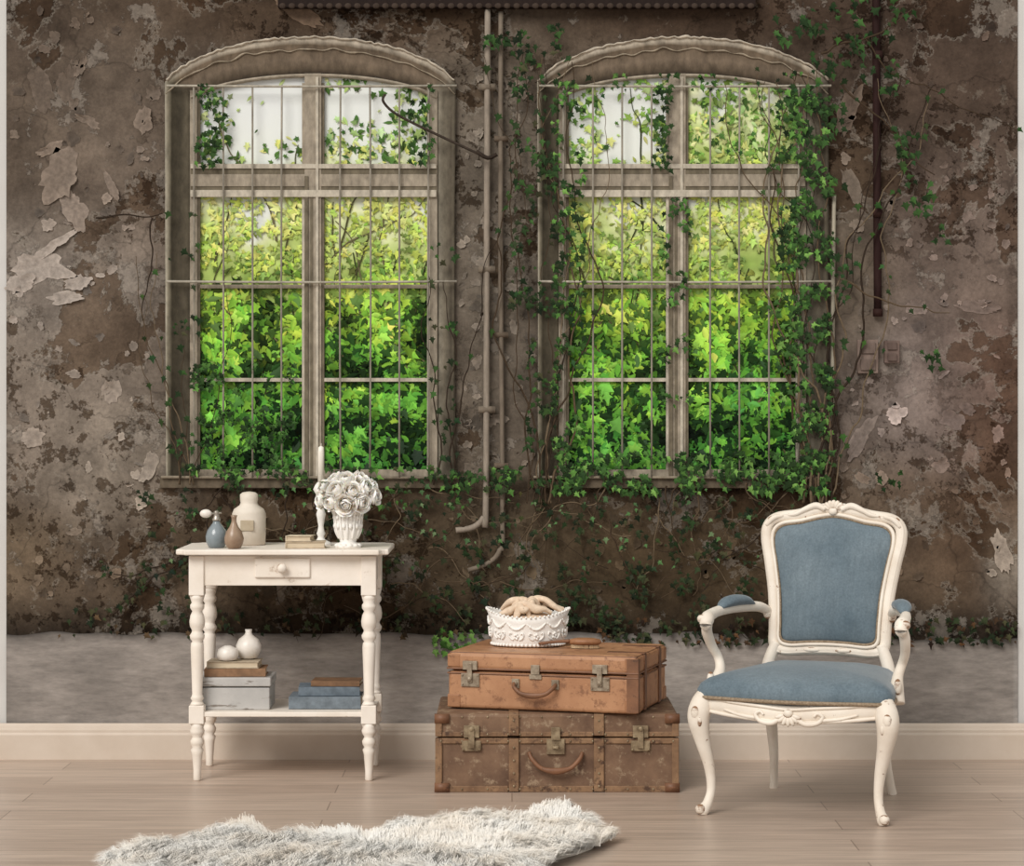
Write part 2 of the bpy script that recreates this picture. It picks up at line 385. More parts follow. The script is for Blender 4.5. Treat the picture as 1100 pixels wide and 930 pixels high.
    v,f=tube([P(p[0],p[1]+2,.018) for p in ia],[(.007,.012)]*len(ia),2,8,up=(0,1,0)); g.add(v,f,fc)
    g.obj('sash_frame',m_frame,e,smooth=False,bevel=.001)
    g=M(); bc=lin((158,150,136))
    k=9
    for i in range(k):
        px=gx0+2+(gx1-gx0-8)*i/(k-1); 
        if i==4: continue
        w=random.uniform(-1,1)
        v,f=tube([P(px,93,.044),P(px+w,300,.044),P(px,512,.044)],.0034,2,8,up=(0,1,0)); g.add(v,f,bc)
    for py in (94,303):
        v,f=tube([P(x0+2,py,.046),P(mx,py+1,.046),P(x1+2,py,.046)],.0042,2,8); g.add(v,f,lin((184,176,160)))
    v,f=tube([P(x0-4,512,.04),P(x1+2,513,.04)],.005,1,8); g.add(v,f,lin((150,138,120)))
    g.obj('iron_security_bars',m_frame,e)
    g=M(); a=P(x0-6,524,.03); b=P(x1+4,512,.003); g.add(*box(a[0],a[1],a[2],b[0],b[1],b[2]),lin((112,100,84))); g.obj('window_sill',m_frame,e,smooth=False,bevel=.003)
    return e
window('window_1',179,489,208,467,337,1)
window('window_2',577,889,603,862,727,2)
g=M(); v,f=tube([P(415,104,.07),P(413,112,.07),P(428,126,.07),P(470,147,.07),P(522,171,.07)],.0045,5,8,up=(0,1,0)); g.add(v,f,lin((70,60,52)))
v,f=tube([P(512,165,.07),P(524,172,.07),P(534,168,.07)],.007,3,8,up=(0,1,0)); g.add(v,f,lin((60,50,42)))
g.obj('window_stay_rod',m_frame)
# ---------------------------------------------------------------- ivy
random.seed(21)
iv=M(); st=M()
DK=[(38,56,30),(48,72,36),(30,46,25),(56,86,43),(42,64,35)]
BR=[(82,122,56),(68,104,48),(104,142,70),(54,84,40)]
SH=[(32,42,26),(44,54,34),(34,44,30),(54,62,40),(62,62,42)]
def scat(n,x0,y0,x1,y1,pal,smin=3,smax=7,thr=-.15,off=.05,sc_=26):
    k=0;tries=0
    while k<n and tries<n*12:
        tries+=1
        px=random.uniform(x0,x1); py=random.uniform(y0,y1)
        if mn.noise(Vector((px/sc_,py/sc_,11)))<thr+random.uniform(-.1,.1): continue
        c=random.choice(pal); q=random.uniform(.6,1.4)
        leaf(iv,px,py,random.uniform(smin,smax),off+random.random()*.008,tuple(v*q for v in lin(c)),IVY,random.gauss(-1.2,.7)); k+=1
scat(560,846,92,892,520,DK+BR,3,8,-.05)
scat(110,862,60,905,420,DK,4,8,.0)
scat(70,870,0,965,100,DK,4,9,.05,sc_=20)
scat(16,958,145,985,170,DK,5,9,-.5); scat(20,968,190,1002,232,DK,5,9,-.2); scat(10,985,378,1008,400,DK,4,8,-.5); scat(8,1000,240,1016,262,DK,4,7,-.5); scat(10,935,505,965,525,DK,4,7,-.4)
scat(200,548,28,604,330,DK+SH,3,8,.0,sc_=22); scat(130,565,300,606,520,DK+SH,3,7,-.0)
scat(36,520,28,600,70,DK,4,8,.05); scat(22,830,14,895,50,DK,5,9,0)
scat(290,592,90,628,520,DK+BR,3,7,.0)
scat(120,708,215,742,450,BR+DK,3,7,.08,sc_=30); scat(50,700,95,720,185,DK,4,7,-.1)
scat(260,832,96,868,440,DK+BR,3,8,-.1)
scat(50,182,230,218,520,DK+SH,3,7,.08); scat(80,212,92,246,182,DK+BR[:1],3,7,-.1); scat(60,440,92,466,182,BR+DK,3,7,.0)
scat(50,640,80,860,100,DK+BR,3,6,.0)
scat(440,208,392,318,512,DK+[(62,100,46),(84,124,60)],2.5,6,.02,sc_=26)
scat(40,462,230,492,525,DK+SH,3,7,.08)
scat(240,200,500,560,528,BR+DK+SH,3,7,0.05,sc_=22)
scat(70,345,500,560,545,DK+BR[:2],3,7,.08); scat(620,596,486,884,530,BR+DK,3,8,-.1)
for (a,b,c,d,n) in [(150,520,330,640,100),(330,530,560,660,210),(560,530,760,670,260),(740,530,920,640,160),(110,600,260,670,60),(480,620,760,680,160)]:
    scat(n,a,b,c,d,SH+DK[:1],3,7,.08,.03,24)
scat(40,466,676,512,702,[(96,140,64),(72,112,50),(120,160,84)],4,8,-.4,.02)
scat(200,60,652,560,684,[(58,48,36),(40,34,26),(80,64,46)]+SH,3,7,-.3,.02); scat(320,640,664,1090,692,[(58,44,32),(40,30,24),(84,60,40)]+SH,3,8,-.3,.02)
for k in range(110):
    leaf(iv,random.uniform(180,900),random.uniform(520,610),random.uniform(2.5,5.5),.045,lin(random.choice([(84,120,72),(104,126,88),(72,100,64)])))
def vine(x,y,dx,dy,n,step,w,col,wig=.5,leaves=.3,pal=SH,off=.03):
    ang=math.atan2(dy,dx); pts=[(x,y)]; a=ang
    for i in range(n):
        a+=random.gauss(0,wig); a=ang+(a-ang)*.8; x+=math.cos(a)*step; y+=math.sin(a)*step
        if not (10<x<1090 and y<690): break
        pts.append((x,y))
        if random.random()<leaves:
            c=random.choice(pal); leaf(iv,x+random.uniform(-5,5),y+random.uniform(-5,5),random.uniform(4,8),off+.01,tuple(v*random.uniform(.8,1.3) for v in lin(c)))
    if len(pts)>2:
        v,f=tube([P(p[0],p[1],off+random.random()*.006) for p in pts],[w/S*(1-.6*i/len(pts)) for i in range(len(pts))],3,5,up=(0,1,0)); st.add(v,f,lin(col))
VC=[(74,60,46),(98,82,64),(56,45,36),(116,100,80)]
for i in range(52): vine(random.uniform(190,890),random.uniform(515,560),random.uniform(-1,1),1,random.randint(6,18),8,random.uniform(.4,1.0),random.choice(VC),.4,.15)
for i in range(26): vine(random.uniform(250,860),random.uniform(560,640),random.choice([-1,1]),random.uniform(-.2,.4),random.randint(8,22),8,random.uniform(.4,.9),random.choice(VC),.4,.15)
for i in range(14): vine(random.uniform(856,892),540,random.uniform(-.05,.05),-1,56,8.5,random.uniform(.7,1.7),random.choice(VC),.22,.2,DK,.045)
for i in range(9): vine(random.uniform(564,604),540,random.uniform(-.04,.04),-1,58,8.5,random.uniform(.7,1.5),random.choice(VC),.2,.16,DK,.045)
for i in range(5): vine(random.uniform(180,212),520,random.uniform(-.03,.03),-1,random.randint(16,34),8.5,random.uniform(.6,1.3),random.choice(VC),.2,.15,DK,.045)
for i in range(3): vine(random.uniform(466,488),520,random.uniform(-.04,.02),-1,random.randint(20,34),8.5,1.0,random.choice(VC),.2,.15,DK,.045)
vine(880,60,1,-.4,14,8,1.5,VC[0],.3,.5,DK,.05); vine(900,90,1,.9,16,9,1.3,VC[0],.3,.3,DK,.05); vine(925,40,.9,1,26,9,1,VC[0],.3,.25,DK,.05)
vine(900,300,1,.6,14,9,1.2,VC[1],.3,.2,DK,.05); vine(105,235,1,.05,9,8,1.2,VC[2],.25,0); vine(165,235,0,1,14,8,1,VC[2],.2,0)
vine(250,560,-1,.7,16,9,1.3,VC[2],.3,.5); vine(120,660,1,-.7,14,9,1.3,VC[2],.3,.5)
ivy=empty('ivy_vines'); iv.obj('ivy_leaves',m_leaf,ivy,smooth=False); st.obj('ivy_stems',attr_mat('vine_bark',.8,80,lo=.5),ivy)
# ---------------------------------------------------------------- pipes etc
pc=attr_mat('painted_pipe',.8,50,stretch=(1,1,.3),lo=.5)
g=M(); v,f=tube([P(524,12,.03),P(523,250,.03),P(522,540,.03),P(519,556,.03),P(508,566,.03),P(490,569,.03)],.0105,6,12,up=(0,1,0)); g.add(v,f,lin((156,144,130)))
for y in (95,290,440): v,f=tube([P(514,y,.03),P(532,y,.03)],.013,1,10); g.add(v,f,lin((126,114,100)))
g.obj('wall_pipe',pc)
g=M(); v,f=tube([P(538,14,.025),P(538,300,.025),P(540,560,.025),P(537,590,.025),P(525,604,.025),P(503,612,.025)],.0085,6,12,up=(0,1,0)); g.add(v,f,lin((128,116,102)))
for y in (150,360,500): v,f=tube([P(531,y,.025),P(546,y,.025)],.011,1,10); g.add(v,f,lin((110,96,82)))
g.obj('wall_pipe.001',pc)
g=M(); v,f=tube([P(940,-40,.018),P(941,150,.018),P(942,338,.018)],.0135,4,12,up=(0,1,0)); g.add(v,f,lin((50,32,30)))
for y in (60,230,336): v,f=tube([P(942,y-4,.02),P(942,y+4,.02)],.017,1,12,up=(0,1,0)); g.add(v,f,lin((58,38,34)))
g.obj('rusty_drain_pipe',pc)
g=M(); v,f=tube([P(895,210,.025),P(894,300,.025),P(893,450,.025)],.007,4,10,up=(0,1,0)); g.add(v,f,lin((174,166,148))); g.obj('cable_conduit',pc)
g=M()
a=P(300,10,.05); b=P(810,-40,.003); g.add(*box(a[0],a[1],a[2],b[0],b[1],b[2]),lin((44,34,30)))
for i in range(51): v,f=blob(P(305+i*10,9,.05),(.012,.006,.01)); g.add(v,f,lin((72,60,52)))
g.obj('ornate_ceiling_rail',pc,smooth=False)
def sock(name,px,py,w,h,c):
    g=M(); a=P(px-w/2,py+h/2,.03); b=P(px+w/2,py-h/2,.003); g.add(*box(a[0],a[1],a[2],b[0],b[1],b[2]),lin(c))
    for dy in (-h/4,h/4):
        a=P(px-w/2+3,py+dy+h/6,.036); b=P(px+w/2-3,py+dy-h/6,.03); g.add(*box(a[0],a[1],a[2],b[0],b[1],b[2]),tuple(v*.75 for v in lin(c)))
    g.obj(name,pc,smooth=False,bevel=.002)
sock('light_switch_box',931,383,22,36,(140,122,112)); sock('light_switch_box.001',957,378,16,24,(120,102,94))

# ================================================================ TABLE
T=empty('side_table',(-.741,0,0))
yf,yb=7.585,7.945; hx=.3025
g=M()
def leg(cx,cy):
    b=.0245
    v,f=box(cx-b,cy-b,.60,cx+b,cy+b,.728); g.add(v,f)
    v,f=box(cx-b,cy-b,.185,cx+b,cy+b,.245); g.add(v,f)
    pr=[(.010,0),(.013,.004),(.0125,.03),(.017,.085),(.021,.10),(.015,.108),(.021,.118),(.0225,.128),(.017,.138),(.015,.142),(.022,.152),(.024,.162),(.02,.172),(.024,.185)]
    v,f=lathe(pr,16,(cx,cy,0)); lg.add(v,f)
    pr=[(.024,.245),(.02,.252),(.016,.258),(.022,.266),(.018,.274),(.0165,.28),(.019,.36),(.0215,.43),(.02,.445),(.016,.45),(.023,.46),(.0245,.47),(.018,.48),(.017,.486),(.024,.50),(.0255,.515),(.022,.535),(.016,.548),(.023,.558),(.023,.568),(.018,.576),(.022,.588),(.0245,.60)]
    v,f=lathe(pr,16,(cx,cy,0)); lg.add(v,f)
lg=M()
for cx in (-hx+.0245,hx-.0245):
    for cy in (yf+.0245,yb-.0245): leg(cx,cy)
g.obj('leg_blocks',m_white,T,smooth=False,bevel=.003); lg.obj('turned_legs',m_white,T)
g=M()
g.add(*box(-hx+.045,yf+.008,.632,hx-.045,yf+.026,.728)); g.add(*box(-hx+.045,yb-.026,.632,hx-.045,yb-.008,.728))
for s in (-1,1):
    xx=s*(hx-.02); g.add(*box(xx-.009,yf+.045,.632,xx+.009,yb-.045,.728))
g.obj('apron',m_white,T,smooth=False,bevel=.002)
g=M(); g.add(*box(-.09,yf-.001,.657,.09,yf+.02,.722)); g.obj('drawer_front',m_white,T,smooth=False,bevel=.005)
g=M(); v,f=lathe([(.006,0),(.006,.01),(.014,.016),(.016,.022),(.012,.028),(.002,.031)],16)
v=[(p[0],yf-p[2],.69+p[1]) for p in v]; g.add(v,f); g.obj('drawer_knob',m_white,T)
def slab(pts,z0,z1):
    n=len(pts); V=[(x,y,z0) for x,y in pts]+[(x,y,z1) for x,y in pts]
    return V,[tuple(range(n))[::-1],tuple(range(n,2*n))]+[(i,(i+1)%n,n+(i+1)%n,n+i) for i in range(n)]
tx=.3435;ya=7.55;yc=7.975
cor=[]
for sx,yy,sg in ((-1,ya,1),(1,ya,1),(1,yc,-1),(-1,yc,-1)):
    ar=[(sx*(tx-.03+.03*(1-math.cos(math.pi/2*k/4))),yy+sg*(.03*math.sin(math.pi/2*k/4))) for k in range(0,5)]
    if (sx==-1 and sg==1) or (sx==1 and sg==-1): ar=ar[::-1]
    cor+=ar
g=M(); g.add(*slab(cor,.732,.75)); g.obj('table_top',m_white,T,smooth=False,bevel=.005)
g=M(); g.add(*box(-hx+.01,yf+.005,.208,hx-.01,yb-.005,.224)); g.obj('lower_shelf',m_white,T,smooth=False,bevel=.003)

def book(acc_c,acc_p,x,y,z,w,d,h):
    acc_c.add(*box(x-w/2,y-d/2,z,x+w/2,y+d/2,z+.003)); acc_c.add(*box(x-w/2,y-d/2,z+h-.003,x+w/2,y+d/2,z+h)); acc_c.add(*box(x-w/2,y-d/2,z+.002,x-w/2+.004,y+d/2,z+h-.002))
    acc_p.add(*box(x-w/2+.003,y-d/2+.004,z+.003,x+w/2-.004,y+d/2-.004,z+h-.003))
m_page=simple('book_pages',(214,200,176),(190,172,146),120,.8,.1,.3,stretch=(.1,.1,2))
def bookobj(name,x,y,z,w,d,h,c,rz=0,spine=False):
    e=empty(name,(x,y,z),rz); a=M();b=M(); book(a,b,0,0,0,w,d,h)
    if spine: a.add(*box(-w/2,-d/2-.001,.001,w/2,-d/2+.004,h-.001))
    a.obj('cover',simple(name+'_cloth',c,tuple(v*.82 for v in c),40,.7,.2),e,smooth=False,bevel=.0012); b.obj('pages',m_page,e,smooth=False)
bookobj('small_book',-.672,7.66,.7505,.13,.09,.022,(196,176,150),.06); bookobj('small_book.001',-.69,7.665,.773,.085,.07,.018,(222,206,180),-.12)
e=empty('perfume_atomizer',(-.963,7.66,.75))
m_bg=simple('blue_grey_glass',(136,144,148),(112,124,130),14,.2,.6,.03)
M().add(*lathe([(.018,0),(.026,.002),(.034,.02),(.036,.038),(.03,.058),(.018,.074),(.012,.082),(.011,.09)],24)).obj('glass_bottle',m_bg,e)
m_sil=simple('tarnished_silver',(190,184,174),(150,142,130),30,.35,.6,.05,.6)
M().add(*lathe([(.013,.088),(.014,.094),(.01,.1),(.008,.112),(.01,.116),(.004,.122)],16)).add(*tube([(0,0,.11),(-.012,-.004,.112),(-.022,-.006,.112)],.003,4,8)).add(*tube([(0,0,.112),(.016,-.002,.114)],.003,2,8)).obj('metal_cap',m_sil,e)
M().add(*blob((-.034,-.006,.112),(.02,.014,.014),None,16,10)).obj('squeeze_bulb',m_cer,e)
e=empty('stoneware_bottle',(-.875,7.82,.75))
m_cr=simple('cream_ceramic',(222,212,198),(206,194,178),10,.5,.3,.05)
v,f=lathe([(.05,0),(.055,.004),(.056,.06),(.056,.105),(.05,.12),(.032,.132),(.028,.14),(.03,.152),(.03,.168),(.022,.175),(.005,.178)],28)
M().add(v,f).obj('bottle_body',m_cr,e); M().add(*box(-.022,-.06,.05,.022,-.052,.085)).obj('paper_label',simple('label',(190,176,152),(176,160,136)),e,smooth=False,bevel=.002)
M().add(*lathe([(.014,0),(.022,.003),(.03,.018),(.032,.034),(.026,.055),(.014,.072),(.008,.088),(.008,.1),(.011,.108),(.005,.109)],24)).obj('teardrop_vase',simple('taupe_glaze',(158,134,112),(130,106,86),18,.3,.5,.04),loc=(-.9,7.61,.75))
e=empty('candlestick',(-.633,7.79,.75))
M().add(*lathe([(.036,0),(.038,.006),(.03,.012),(.014,.02),(.01,.03),(.015,.04),(.011,.05),(.009,.065),(.013,.09),(.016,.105),(.011,.12),(.008,.135),(.012,.15),(.012,.16),(.02,.175),(.026,.186),(.02,.2),(.012,.21)],24)).obj('turned_holder',m_plaswh,e)
M().add(*lathe([(.0105,.2),(.0105,.31),(.009,.325),(.003,.33)],16)).add(*tube([(0,0,.328),(.001,0,.338)],.001,2,6)).obj('candle',simple('wax',(240,234,222),(234,226,212),8,.4,.4,0),e)
# vase with roses
e=empty('vase_of_roses',(-.535,7.67,.75))
g=M(); g.add(*lathe([(.042,0),(.044,.006),(.034,.012),(.026,.02),(.03,.032),(.038,.055),(.042,.085),(.044,.112),(.05,.128),(.046,.129),(.038,.11)],32))
for i in range(12):
    a=2*math.pi*i/12; c=math.cos(a); s=math.sin(a)
    g.add(*tube([(.030*c,.030*s,.03),(.04*c,.04*s,.055),(.0445*c,.0445*s,.085),(.047*c,.047*s,.11),(.053*c,.053*s,.127)],[.003,.005,.003,.004,.006],4,8,up=(s,-c,0.1)))
    a+=.26; c=math.cos(a); s=math.sin(a)
    g.add(*blob((.0425*c,.0425*s,.072),(.007,.007,.010),None,8,6)); g.add(*blob((.045*c,.045*s,.1),(.006,.006,.008),None,8,6)); g.add(*blob((.036*c,.036*s,.008),(.010,.010,.007),None,8,6))
g.obj('ornate_vase',m_plaswh,e)
def rose(acc,c,r,d):
    q=Vector((0,0,1)).rotation_difference(Vector(d).normalized()).to_matrix()
    ci=lin((230,204,170)); co_=lin((255,253,248))
    acc.add(*blob(c,r*.36,q,12,8),lin((240,222,194)))
    tw=random.random()*6
    for lay in range(5):
        np_=(2,3,4,5,6)[lay]; R=r*(.42+.14*lay)
        for k in range(np_):
            th=tw+2*math.pi*k/np_+lay*1.1+random.uniform(-.15,.15); w=math.pi/np_*1.25; V=[];C=[]; nu,nv=7,6
            p0=(.3,.5,.72,1.0,1.3)[lay]+random.uniform(-.1,.1); rk=random.uniform(.92,1.12)
            for j in range(nv):
                t=j/(nv-1)
                for i in range(nu):
                    u=-1+2*i/(nu-1)
                    ph=2.3+(p0-2.3)*t+.34*u*u*t; rr=R*rk*(1+.30*t**3*(.5+lay*.25)+.05*math.sin(u*5+k)*t)
                    a=th+u*w
                    p=q@Vector((rr*math.sin(ph)*math.cos(a),rr*math.sin(ph)*math.sin(a),rr*math.cos(ph))); V.append((c[0]+p.x,c[1]+p.y,c[2]+p.z))
                    C.append(tuple(ci[z]*(1-min(1,t*1.2))+co_[z]*min(1,t*1.2) for z in range(3)))
            acc.add(V,[(j*nu+i,j*nu+i+1,(j+1)*nu+i+1,(j+1)*nu+i) for j in range(nv-1) for i in range(nu-1)],C)
g=M(); random.seed(5)
RO=[(-.054,-.04,.150,.023),(-.004,-.062,.142,.025),(.048,-.045,.148,.023),(-.088,-.005,.155,.021),(.088,.0,.166,.021),(-.036,-.032,.188,.026),(.018,-.045,.186,.024),(.06,-.015,.196,.022),(-.082,.015,.196,.019),(-.006,-.005,.222,.024),(-.045,.02,.222,.02),(.04,.025,.226,.019),(.078,.035,.2,.018)]
for x,y,z,r in RO: rose(g,(x,y,z),r*1.02,(x*1.6,-.07+y*.3,(z-.165)*1.4+.02))
m=attr_mat('rose_petals',0,rough=.6); b=m.node_tree.nodes['Principled BSDF']; b.inputs['Subsurface Weight'].default_value=.25; b.inputs['Subsurface Radius'].default_value=(.02,.015,.01); b.inputs['Subsurface Scale'].default_value=.2
g.obj('rose_blooms',m,e)
g=M()
for x,y,z,r in RO: g.add(*tube([(x*.25,y*.25,.09),(x*.5,y*.5,.125),(x*.95,y*.9+.004,z-.008)],.0018,3,6)) 
for k in range(16):
    a=random.uniform(0,6.28); z=random.uniform(.132,.215); rr_=.075+random.uniform(-.01,.02); c=(rr_*math.cos(a),.05*math.sin(a),z); g.add(*blob(c,(.017,.009,.002),Matrix.Rotation(a,3,'Z')@Matrix.Rotation(random.uniform(-.6,.8),3,'Y'),8,5))
g.obj('stems_and_leaves',simple('pale_green',(128,136,102),(98,108,78)),e)
zs=.2245
e=empty('storage_box',(-1.02+.11,7.73,zs))
mg=worn('grey_washed_wood',(190,187,183),(168,166,163),(126,118,110),.58,False,14,stretch=(.5,1,3))
g=M();g.add(*box(-.122,-.09,0,.122,.09,.072)); g.obj('box_body',mg,e,smooth=False,bevel=.003)
g=M();g.add(*box(-.126,-.094,.076,.126,.094,.105)); g.obj('box_lid',mg,e,smooth=False,bevel=.004)
bookobj('book_on_box',-.905,7.72,zs+.1055,.2,.13,.026,(150,116,88),.04,True)
bookobj('book_on_box.001',-.91,7.72,zs+.132,.17,.11,.022,(196,180,156),-.03)
M().add(*lathe([(.012,0),(.03,.004),(.036,.02),(.032,.038),(.018,.046),(.01,.05),(.004,.05)],24)).obj('ceramic_gourd',m_cer,loc=(-.93,7.69,zs+.1545))
M().add(*lathe([(.014,0),(.03,.006),(.041,.03),(.042,.045),(.032,.066),(.014,.08),(.010,.088),(.012,.098),(.006,.098)],24)).obj('round_bud_vase',m_cer,loc=(-.868,7.745,zs+.1545))
bookobj('blue_book',-.61,7.73,zs+.0005,.235,.15,.04,(122,132,140),.0,True)
bookobj('blue_book.001',-.6,7.735,zs+.041,.2,.13,.03,(112,124,134),.05,True)
bookobj('brown_book',-.575,7.73,zs+.0715,.16,.11,.018,(128,98,74),-.04,True)

# ================================================================ TRUNKS
def leather(name,c1,c2,c3,sc_=6,thr=.56,rough=.5):
    m,nt,b=newmat(name,rough,.35)
    base=mix(nt,ramp(nt,noise(nt,sc_,8,.65),[(.35,0),(.65,1)]),c1,c2)
    s=ramp(nt,noise(nt,22,10,.75,vec=(2,2,2)),[(thr,0),(thr+.08,1)])
    base=mix(nt,s,base,c3)
    sp=ramp(nt,noise(nt,60,6,.8,vec=(7,2,2),stretch=(.5,.5,1.4)),[(.62,0),(.7,.5)])
    base=mix(nt,sp,base,tuple(min(255,v*1.35) for v in c1))
    nt.links.new(base,b.inputs['Base Color']); bump(nt,b,noise(nt,70,6,.7),.25,.002); return m
m_tan=leather('tan_leather',(186,140,104),(160,114,82),(134,94,68),5,.53)
m_edge=leather('dark_leather_trim',(132,92,66),(102,70,50),(80,56,42),12)
m_old=leather('worn_trunk_canvas',(130,102,80),(92,68,52),(152,130,106),7,.54,.65)
m_slat=leather('trunk_wood_slats',(150,118,88),(110,82,60),(80,58,44),14,.53,.6)
m_brass=simple('aged_brass',(162,144,116),(112,94,72),40,.45,.4,.2,.3)
W,D,H=.757,.45,.246
e=empty('vintage_trunk',(-.237,7.38,0))
M().add(*box(0,0,0,W,D,.17)).obj('trunk_body',m_old,e,smooth=False,bevel=.008)
M().add(*box(-.002,-.002,.174,W+.002,D+.002,H)).obj('trunk_lid',m_old,e,smooth=False,bevel=.01)
g=M()
for x in (.243,.51):
    g.add(*box(x-.016,-.009,.002,x+.016,.004,.168)); g.add(*box(x-.016,-.011,.178,x+.016,.004,H+.0)); g.add(*box(x-.016,0.0,H-.004,x+.016,D,H+.003))
for z0,z1 in ((0.0,.02),(.152,.17),(.174,.19)):
    for a,b in ((0.0,.225),(.261,.492),(.528,W)): g.add(*box(a,-.006,z0,b,.004,z1))
for x0 in (-.004,W-.018): g.add(*box(x0,-.008,.0,x0+.022,.02,.17)); g.add(*box(x0,-.01,.175,x0+.022,.02,H-.002))
g.obj('wood_slats',m_slat,e,smooth=False,bevel=.003)
g=M()
for x in (.11,.64):
    g.add(*box(x-.03,-.01,.13,x+.03,-.001,.162)); g.add(*box(x-.024,-.014,.172,x+.024,-.002,.21)); g.add(*box(x-.009,-.02,.14,x+.009,-.008,.202))
    g.add(*blob((x-.025,-.012,.135),.004)); g.add(*blob((x+.025,-.012,.135),.004)); g.add(*blob((x,-.02,.2),(.008,.004,.008)))
g.add(*box(.374-.028,-.012,.12,.374+.028,-.001,.168)); g.add(*lathe([(.012,0),(.012,.006),(.008,.009)],16,(.374,-.02,.14)))
g.add(*box(.374-.014,-.018,.165,.374+.014,-.004,.205))
for x in (.014,.08,.16,.225,.262,.33,.42,.49,.53,.6,.68,.743):
    for z in (.01,.161,.182,.236): g.add(*blob((x,-.0075 if z<.23 else -.003,z),(.0035,.003,.0035),None,8,5))
for x in (.243,.51):
    for z in (.02,.06,.1,.14,.19,.225): g.add(*blob((x,-.011,z),(.004,.003,.004),None,8,5))
g.obj('brass_fittings',m_brass,e,smooth=False,bevel=.0015)
g=M()
for x0 in (-.006,W-.04):
    for z0 in (-.001,.215): g.add(*box(x0,-.012,z0+.002,x0+.046,.012,z0+.03))
g.add(*tube([(.29,-.008,.125),(.3,-.02,.105),(.33,-.028,.078),(.374,-.032,.07),(.418,-.028,.078),(.448,-.02,.105),(.458,-.008,.125)],[(.006,.007)]*3+[(.007,.011)]+[(.006,.007)]*3,5,10)); g.obj('leather_handle_and_corners',m_edge,e)
W,D,H=.62,.41,.182
e=empty('leather_suitcase',(-.204,7.50,.2495),math.radians(-16))
M().add(*box(0,0,0,W,D,.118)).obj('case_body',m_tan,e,smooth=False,bevel=.012)
M().add(*box(-.001,-.001,.1205,W+.001,D+.001,H)).obj('case_lid',m_tan,e,smooth=False,bevel=.016)
g=M()
for z,o in ((.112,.001),(.127,.002)):
    g.add(*tube([(-o,-o,z),(W+o,-o,z),(W+o,D+o,z),(-o,D+o,z)],.003,1,8,True))
def rr(z,i): return [(i,i,z),(W-i,i,z),(W-i,D-i,z),(i,D-i,z)]
g.add(*tube(rr(H-.006,.006),.0035,1,8,True)); g.add(*tube(rr(.006,.006),.0035,1,8,True))
for y in (.10,.31):
    g.add(*box(W-.002,y-.016,.004,W+.004,y+.016,H-.004)); g.add(*box(W-.12,y-.016,H-.002,W+.003,y+.016,H+.002))
g.add(*box(W-.035,-.0025,.004,W+.0025,.02,H-.01)); 
g.obj('leather_trim',m_edge,e,smooth=False,bevel=.003)
g=M()
for x in (0,W):
    for y in (0,D):
        for z in (.0,.128):
            g.add(*box(min(x,x+(.04 if x==0 else -.04))-.002,min(y,y+(.04 if y==0 else -.04))-.002,z+.003,max(x,x+(.04 if x==0 else -.04))+.002,max(y,y+(.04 if y==0 else -.04))+.002,z+.045))
g.obj('corner_pads',leather('corner_leather',(166,120,86),(142,98,68),(118,82,58),10),e,smooth=False,bevel=.004)
g=M()
for x in (.075,.5):
    g.add(*box(x-.03,-.006,.07,x+.03,0,.112)); g.add(*box(x-.024,-.009,.124,x+.024,-.002,.152)); g.add(*box(x-.008,-.014,.085,x+.008,-.005,.146)); g.add(*blob((x,-.014,.095),(.008,.005,.008)))
    for dx in (-.025,.025):
        for z in (.077,.106): g.add(*blob((x+dx,-.007,z),.003,None,8,5))
for x in (.225,.355): g.add(*box(x-.012,-.007,.07,x+.012,0,.1)); g.add(*blob((x,-.01,.085),(.008,.006,.008)))
g.add(*box(.29-.02,-.006,.1,.29+.02,0,.115)); g.add(*box(.29-.014,-.009,.115,.29+.014,0,.145))
g.obj('latches',simple('old_nickel',(168,154,134),(122,106,88),40,.45,.4,.2,.3),e,smooth=False,bevel=.0015)
g=M(); g.add(*tube([(.222,-.012,.085),(.228,-.028,.075),(.25,-.036,.058),(.29,-.038,.052),(.33,-.036,.058),(.352,-.028,.075),(.358,-.012,.085)],[(.006,.007)]*3+[(.007,.010)]+[(.006,.007)]*3,5,10)); g.obj('carry_handle',m_edge,e)
# ornate bowl
zt=.2495+.1845
e=empty('ornate_bowl',(.052,7.66,zt),math.radians(-4))
seg=96; prof=[(.0,.0),(.110,.0),(.116,.004),(.121,.02),(.125,.05),(.129,.075),(.136,.095),(.131,.096),(.122,.075),(.115,.05),(.105,.015),(0,.012)]
rimz=lambda a:.024*abs(math.cos(a))**2.2
g=M();V=[]
for r,z in prof:
    for k in range(seg):
        a=2*math.pi*k/seg; sc2=1+(.012*math.cos(16*a) if z>.09 else 0); zz=z+(rimz(a) if z>.07 else rimz(a)*z/.09)
        V.append((r*1.0*sc2*math.cos(a),r*.74*sc2*math.sin(a),zz))
np_=len(prof); g.add(V,[(i*seg+k,i*seg+(k+1)%seg,(i+1)*seg+(k+1)%seg,(i+1)*seg+k) for i in range(np_-1) for k in range(seg)])
for k in range(56):
    a=2*math.pi*k/56; c=math.cos(a); s=math.sin(a)
    g.add(*blob((.1355*c,.1355*.74*s,.096+rimz(a)),(.004,.004,.0045),None,7,5)); g.add(*blob((.1185*c,.1185*.74*s,.006),(.0055,.0055,.005),None,7,5))
